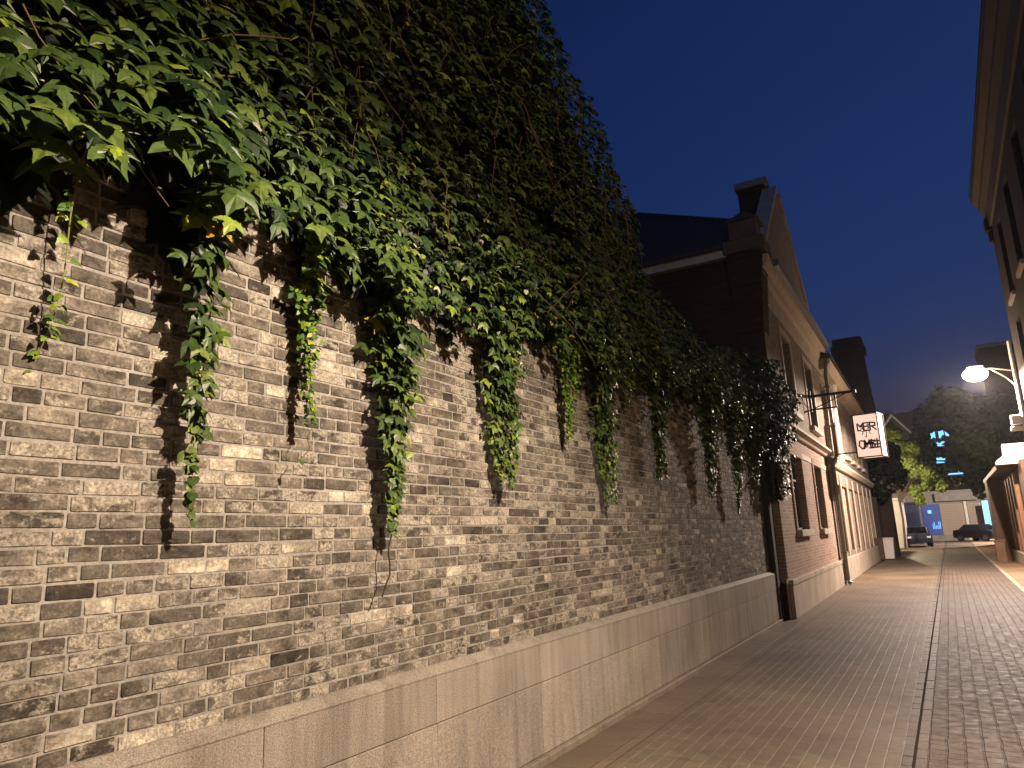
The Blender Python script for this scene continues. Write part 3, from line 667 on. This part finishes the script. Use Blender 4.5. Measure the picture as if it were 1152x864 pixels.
# ------------------------------------------------------------ right-hand house
RB = empty('brick_house', (2.3, 24.3, 0)); tag(RB, 'tall dark house edge with deep pale eaves at the right of the street', 'house')
ow = [(-2.6 - 2.6 * k, -1.6 - 2.6 * k, z0, z0 + 2.2) for k in range(7) for z0 in (4.6, 7.4)] + [(-3.6 - 3 * k, -2.2 - 3 * k, 1.0, 2.9) for k in range(6)]
b = MB(); facade(b, 0.0, -26, 0, 0, 10.3, [], .2)
# facade faces -X: mirror coordinates
def mfacade(ops):
    q = MB(); facade(q, 0.0, -30, 0, 0, 10.3, ops, .2); q.v = [(-x, y, z) for x, y, z in q.v]; return q
q = mfacade(ow); q.box(.21, 9, -30, -.01, 0, 10.3); q.build('wall', M_shadedbrick, RB, recalc=False)
for (a, c, d, e) in ow:
    f = MB(); f.box(.16, .2, a, a + .05, d, e); f.box(.16, .2, c - .05, c, d, e); f.box(.16, .2, (a + c) / 2 - .025, (a + c) / 2 + .025, d, e); f.box(.162, .198, a + .05, c - .05, e - .05, e); f.box(.162, .198, a + .05, c - .05, d, d + .05)
    w = f.build('window', M_darkwood, RB); MB().box(.185, .195, a + .01, c - .01, d + .01, e - .01).build('pane', M_glass, w)
    MB().box(-.08, .04, a - .1, c + .1, d - .12, d - .003).build('sill', M_stone, w, bevel=.01)
b = MB(); b.prism([(0.02, 10.0), (-.06, 10.0), (-.08, 10.5), (-.2, 10.7), (-.2, 10.85), (-.34, 11.0), (-.34, 11.2), (.1, 11.3)], 'y', -30, .12); b.build('cornice', M_eaves, RB)
b = MB(); b.prism([(-.36, 11.2), (-.36, 11.32), (4, 13.6), (9, 11.3), (9, 11.2)], 'y', -30, .2); b.build('roof', M_tile, RB)
b = MB(); b.box(-.16, .0, -.4, -.02, 9.9, 10.3); b.box(-.10, 0, -.3, -.02, 9.6, 9.9); b.build('corbel', M_shadedbrick, RB, bevel=.02)

# ------------------------------------------------------------ wooden shop on the right
SH_ = empty('wooden_shop', (2.3, 30, 0)); tag(SH_, 'low brown wooden shopfront with a white moulded cornice end, right of the street', 'shop')
b = MB(); b.box(0, 7, -1.2, 9.6, .0, 3.6); b.build('body', M_darkwood, SH_)
for k in range(7): MB().box(-.14, -.002, .7 + 1.35 * k, 1.05 + 1.35 * k, .5, 3.3).build('pilaster', M_wood, SH_, bevel=.02)
for k in range(6): MB().box(-.04, -.003, 1.2 + 1.35 * k, 1.9 + 1.35 * k, .62, 3.1).build('door_leaf', M_wood, SH_, bevel=.01)
b = MB(); b.box(-.2, -.002, -1.2, 9.6, 0, .48); b.build('plinth', bpy.data.materials['facade_granite'], SH_, bevel=.02)
b = MB(); b.prism([(-.62, 3.52), (-.62, 3.62), (-.50, 3.72), (-.38, 3.82), (-.36, 4.2), (6, 4.2), (6, 3.52)], 'y', -.35, .05); b.build('cornice_end', M_white, SH_, bevel=.01)
b = MB(); b.prism([(-.62, 3.38), (-.64, 3.50), (0, 3.9), (6, 3.9), (6, 3.55), (.0, 3.4)], 'y', .055, 9.6); b.build('canopy', M_darkwood, SH_)
b = MB(); b.box(-.66, -.625, .06, 9.6, 3.34, 3.5); b.build('canopy_edge', M_wood, SH_, bevel=.01)
b = MB(); b.box(-.66, -.01, 6.9, 9.0, 0, 3.36); b.build('porch', M_darkwood, SH_, bevel=.02)
pb = empty('planter', (1.67, 36.1, 0)); tag(pb, 'waist-high brown square planter box by the wooden shop', 'planter')
b = MB(); b.box(-.17, .17, -.17, .17, 0, .80); b.box(-.2, .2, -.2, .2, .802, .87); b.build('box', M_wood, pb, bevel=.01)

# ------------------------------------------------------------ left side beyond the terrace
gw = empty('gate_wall', (-3.15, 42.5, 0)); tag(gw, 'dark brown gateway wall beyond the terrace, under the silhouetted tree', 'wall')
b = MB(); b.box(-.5, .12, -.8, .5, 0, 3.1); b.box(-.4, .05, .5, 2.6, 0, 2.3); b.box(-.5, .2, 2.6, 9.5, 0, 2.95); b.build('pier', M_darkrender, gw, bevel=.03)
b = MB(); b.box(-.45, .16, -.6, 9.4, 3.1, 3.5); b.build('lintel', M_grey, gw, bevel=.02)
bn = empty('litter_bin', (-2.72, 40.2, 0)); tag(bn, 'plain white litter bin at the foot of the gateway wall', 'bin')
b = MB(); b.prism([(-.24, .04), (.24, .04), (.29, .98), (-.29, .98)], 'y', -.24, .24); b.build('body', M_white, bn, bevel=.02)
MB().box(-.31, .31, -.27, .27, .985, 1.04).build('lid', M_white, bn, bevel=.015); MB().box(-.2, .2, -.2, .2, 0, .04).build('base', M_black, bn)
db = empty('dark_cabinet', (-3.05, 39.1, 0)); tag(db, 'dark cabinet standing left of the white bin, level with its top', 'cabinet')
b = MB(); b.box(-.25, .22, -.25, .25, .05, 1.05); b.build('body', M_darkwood, db, bevel=.02); MB().box(-.2, .17, -.2, .2, 0, .05).build('base', M_black, db)
wp = empty('white_gatepost', (-2.95, 58.5, 0)); tag(wp, 'brightly lit white wall end past the dark gateway', 'wall')
b = MB(); b.box(-.6, .22, -.3, 4, 0, 3.3); b.build('wall', M_white, wp, bevel=.02); b = MB(); b.box(-.65, .30, -.38, 4.05, 3.302, 3.5); b.build('cap', M_white, wp, bevel=.03)

# ------------------------------------------------------------ vehicles
def wheel(par, x, y, r=.31, w=.2):
    b = MB(); b.tube([(x - w / 2, y, r), (x + w / 2, y, r)], r, 20); o = b.build('wheel', M_tyre, par, bevel=.02)
    b = MB(); s = 1 if x > 0 else -1; b.tube([(x + s * w / 2 - s * .02, y, r), (x + s * (w / 2 + .012), y, r)], r * .62, 14); b.build('rim', M_chrome, o)
def make_car(loc, rz, label, col):
    c = empty('parked_car', loc, rz); tag(c, label, 'car', 'cars parked at the end of the street')
    prof = [(-2.05, .32), (-2.1, .62), (-2.02, .86), (-1.1, .98), (-.45, 1.40), (.9, 1.43), (1.55, 1.05), (2.0, .96), (2.08, .6), (2.02, .32)]
    b = MB(); secs = []
    for (x, k) in ((-.84, .0), (-.80, 1), (-.62, 2), (.62, 2), (.80, 1), (.84, 0)):
        row = []
        for (y, z) in prof:
            if k == 0: zz = min(z, .9); row.append((x, y * .985, zz))
            elif k == 1: row.append((x, y, min(z, .98)))
            else: row.append((x, y, z))
        secs.append(row)
    n = len(prof); V = [p for r_ in secs for p in r_]
    F = [(i * n + k, i * n + k + 1, (i + 1) * n + k + 1, (i + 1) * n + k) for i in range(5) for k in range(n - 1)] + [(i * n, (i + 1) * n, (i + 1) * n + n - 1, i * n + n - 1) for i in range(5)] + [tuple(range(n)), tuple(range(5 * n, 6 * n))]
    b.mesh(V, F); b.build('body', col, c, bevel=.03)
    for s in (-1, 1):
        b = MB(); xa, xb = s * .79, s * .655
        b.face([(xa, -.95, 1.0), (xa, 1.35, 1.0), (xb, .85, 1.36), (xb, -.42, 1.34)]); b.v = [(x + s * .012, y, z) for x, y, z in b.v]; b.build('side_window', M_glass, c, recalc=False)
        for y in (-1.3, 1.3): wheel(c, s * .76, y)
    b = MB(); b.face([(-.6, -1.08, 1.01), (.6, -1.08, 1.01), (.58, -.5, 1.38), (-.58, -.5, 1.38)]); b.v = [(x, y - .012, z + .012) for x, y, z in b.v]; b.build('windscreen', M_glass, c, recalc=False)
    for s in (-1, 1): MB().box(s * .62 - .14, s * .62 + .14, -2.13, -2.05, .62, .78).build('headlight', M_chrome, c, bevel=.02)
    return c
make_car((2.15, 73.2, 0), math.radians(42), 'black car parked in front of the closed shutters at the far end', M_carpaint)
make_car((-2.15, 62.0, 0), math.radians(5), 'dark blue car nosing out beside the lit white wall on the left', M_navy)

# ------------------------------------------------------------ far end of the street
FB = empty('shuttered_building', (.6, 79, 0)); tag(FB, 'low building with closed grey-brown roller shutters across the end of the street', 'building')
b = MB(); b.box(-9, 9, .1, 8, 0, 4.6); b.build('wall', M_grey, FB)
for (x0, x1) in ((-1.15, .75), (1.1, 3.0)):
    b = MB(); z = .55
    while z < 3.35: b.box(x0, x1, -.03 - .05 * R.random(), .095, z, z + .115); z += .14
    b.build('roller_shutter', M_shutter, FB)
b = MB(); b.box(-2.4, .78, -.12, .095, 0.0, .52); b.build('sill_wall', M_grey, FB)
MB().box(.80, 1.04, -.25, .095, 0, 3.5).build('post', M_white, FB, bevel=.02)
b = MB(); b.box(-1.4, 1.9, -.4, .09, 3.6, 4.35); b.build('fascia', M_grey, FB, bevel=.02)
b = MB(); b.box(-2.6, -1.2, -.02, .095, .55, 3.4); b.build('shop_window', M_bluedim, FB)
b = MB(); b.box(-2.15, -1.85, -.05, -.025, 2.55, 2.85); b.build('lit_panel', M_blue, FB)
b = MB()
for k in range(6): b.box(-1.9 + k * .12, -1.87 + k * .12, -.05, -.025, 1.1, 1.4 + .5 * R.random())
b.build('bottle_display', M_bluewin, FB)
bp = empty('blue_screen', (3.15, 76.5, 0)); tag(bp, 'tall glowing blue advertising screen at the right of the shutters', 'screen')
MB().box(-.45, .45, -.08, .08, 0.1, 3.5).build('case', M_black, bp, bevel=.02); MB().box(-.40, .40, -.095, -.082, .45, 3.42).build('screen', M_blue, bp); MB().box(-.5, .5, -.15, .15, 0, .1).build('base', M_white, bp)
dk = empty('navy_kiosk', (-2.35, 71, 0)); tag(dk, 'unlit navy kiosk left of the shuttered building', 'kiosk')
MB().box(-.9, .35, -.8, .8, 0, 3.3).build('body', M_navy, dk, bevel=.03); MB().box(-1, .45, -.9, .9, 3.302, 3.45).build('roof', M_navy, dk, bevel=.03)
TB = empty('office_block', (0, 95, 0)); tag(TB, 'dark office block behind the big tree with a few blue-lit windows', 'building')
b = MB(); b.box(-5, 9, 0, 12, 0, 14.5); b.build('wall', M_darkrender, TB)
for (x0, x1, z0, z1) in ((-.35, .1, 12.1 - 1.0, 12.1), (.45, .95, 11.1, 12.2), (1.1, 1.45, 11.2, 12.2), (-.3, 1.2, 10.2, 10.7), (-.2, .7, 8.3, 8.9), (-.6, 2.2, 6.9, 7.05)):
    MB().box(x0, x1, -.06, -.01, z0, z1).build('window', M_bluewin, TB)
GH = empty('far_gabled_house', (-3.7, 88, 0)); tag(GH, 'distant house with a steep pale gable against the sky', 'house')
b = MB(); b.prism([(-1.5, 0), (1.5, 0), (1.5, 11.4), (0, 13.4), (-1.5, 11.4)], 'y', 0, 8); b.build('wall', M_darkrender, GH)
for sx in (-1, 1): MB().prism([(sx * 1.62, 11.12), (sx * 1.62, 11.38), (0, 13.5), (0, 13.2)], 'y', -.36 - .01 * sx, -.12).build('bargeboard', M_whitedirty, GH)
b = MB(); b.prism([(-1.8, 11.1), (-1.8, 11.35), (0, 13.85), (0, 13.5)], 'y', -.4, 8.3); b.prism([(1.8, 11.1), (1.8, 11.35), (0, 13.85), (0, 13.5)], 'y', -.4, 8.3); b.build('roof', M_tile, GH)
DB = empty('flat_roofed_building', (4.6, 72, 0)); tag(DB, 'dark flat-roofed building behind the lamp pole', 'building')
b = MB(); b.box(-.3, 9, 0, 5, 0, 16.2); b.build('wall', M_shadedbrick, DB); b = MB(); b.box(-.42, 9.1, -.12, 5.1, 16.2, 16.5); b.build('parapet', M_grey, DB, bevel=.03)

# ------------------------------------------------------------ trees
GAPS = [(Vector((0, 0, 1.65)), Vector((x, 95, z)), r_) for x, z, r_ in ((-.1, 11.6, .35), (.75, 11.6, .4), (1.3, 11.7, .3), (.5, 10.4, .35), (.25, 8.6, .4), (1.1, 7.0, .35), (1.9, 7.0, .3))]
def near_gap(p):
    for a, c, r_ in GAPS:
        f = p.y / c.y; q = a + (c - a) * f
        if abs(q.x - p.x) < r_ * f * 1.45 and abs(q.z - p.z) < r_ * f * 1.35: return True
    return False
def make_tree(name, loc, clumps, nleaf, size, mat, label, trunk_h, trunk_r, tone=.5, gaps=False):
    t = empty(name, loc); tag(t, label, 'tree'); O = Vector(loc)
    b = MB(); b.tube([(0, 0, 0), (.1, .05, trunk_h * .5), (0, 0, trunk_h)], [trunk_r, trunk_r * .8, trunk_r * .6], 10)
    for (cx, cy, cz, r_) in clumps: b.tube([(0, 0, trunk_h * .8), (cx * .5, cy * .5, (trunk_h + cz) / 2 + .2), (cx, cy, cz)], [trunk_r * .45, trunk_r * .3, .03], 6)
    b.build('trunk', M_bark, t)
    b = MB(); tot = sum(c[3] ** 2 for c in clumps)
    for (cx, cy, cz, r_) in clumps:
        for i in range(int(nleaf * r_ * r_ / tot)):
            d = rv(1); 
            while d.length > 1 or d.length < .1: d = rv(1)
            d = d.normalized() * (d.length ** .5); p = Vector((cx, cy, cz)) + d * r_ * (1 + .45 * noise.noise(d * 2.2 + Vector((cx, cy, cz))))
            if gaps and near_gap(p + O): continue
            add_leaf(b, p, d + rv(.8) + Vector((0, 0, .3)), rv(1) + Vector((0, 0, -.4)), size * R.uniform(.6, 1.3), 'round', min(1, max(0, R.gauss(tone, .2))), .2)
    b.build('crown', mat, t, recalc=False); return t
make_tree('silhouette_tree', (-3.3, 42.4, 0), [(.5, 0, 4.4, 1.0), (.9, -.3, 5.2, .75), (.0, .3, 5.4, .9), (1.15, .2, 4.2, .6), (.3, -.2, 3.5, .6), (-.4, .3, 6.0, .8), (.4, .3, 6.1, .5)], 9000, .2, M_ivy, 'low tree coloured near-black as an unlit silhouette, overhanging the dark gateway left of the street', 3.4, .16, -.1)  # leaf tone pushed near-black, painting the tree's unlit silhouette
R.seed(21)
cl = [(-1.5, 0, 7.0, 1.7), (-.2, 0, 9.3, 1.7), (1.3, 0, 8.2, 2.0), (3.2, .3, 8.3, 2.2), (.3, .5, 11.2, 1.1), (-.9, .2, 10.3, 1.0), (1.9, .2, 10.4, 1.3), (4.6, 0, 6.3, 2.2), (2.4, -.4, 6.0, 1.9), (5.3, 0, 8.8, 1.9), (1.0, .4, 11.9, .55), (-2.4, .2, 8.2, .8), (3.6, 0, 10.3, 1.2), (-.2, .9, 6.5, 1.3)]
make_tree('broad_tree', (3.1, 63, 0), [(a - 2.3, b_, c - .7, d * 1.12) for a, b_, c, d in cl], 24000, .27, M_tree, 'broad dark tree filling the end of the street below the glaring lamp', 5.5, .35, .5, True)
make_tree('pale_green_tree', (-2.75, 56.5, 0), [(.55, 0, 6.9, .55), (.85, -.1, 5.9, .62), (1.35, .2, 5.3, .6), (1.95, 0, 5.0, .5), (1.1, .1, 3.9, .42), (1.3, -.1, 3.2, .32), (1.75, .1, 4.2, .3), (2.75, .1, 4.1, .38), (2.3, .2, 4.9, .4), (.2, 0, 7.9, .6), (1.3, .2, 6.7, .5)], 6500, .16, M_limetree, 'small tree with yellow-green leaves lit from below, in front of the broad dark tree', 4.0, .08, .5)
hz = MB(); hz.box(-70, 70, -20, 140, -1.2, 40); hm = bpy.data.materials.new('lamp_halo_haze'); hm.use_nodes = True  # thin haze volume added to give the lamp a halo
hn = hm.node_tree; hn.nodes.clear(); ho = hn.nodes.new('ShaderNodeOutputMaterial'); hv = hn.nodes.new('ShaderNodeVolumePrincipled')
hv.inputs['Density'].default_value = .00022; hv.inputs['Color'].default_value = (.9, .9, .92, 1); hv.inputs['Anisotropy'].default_value = .80
hn.links.new(hv.outputs[0], ho.inputs['Volume']); tag(hz.build('halo_haze', hm), kind='stuff')
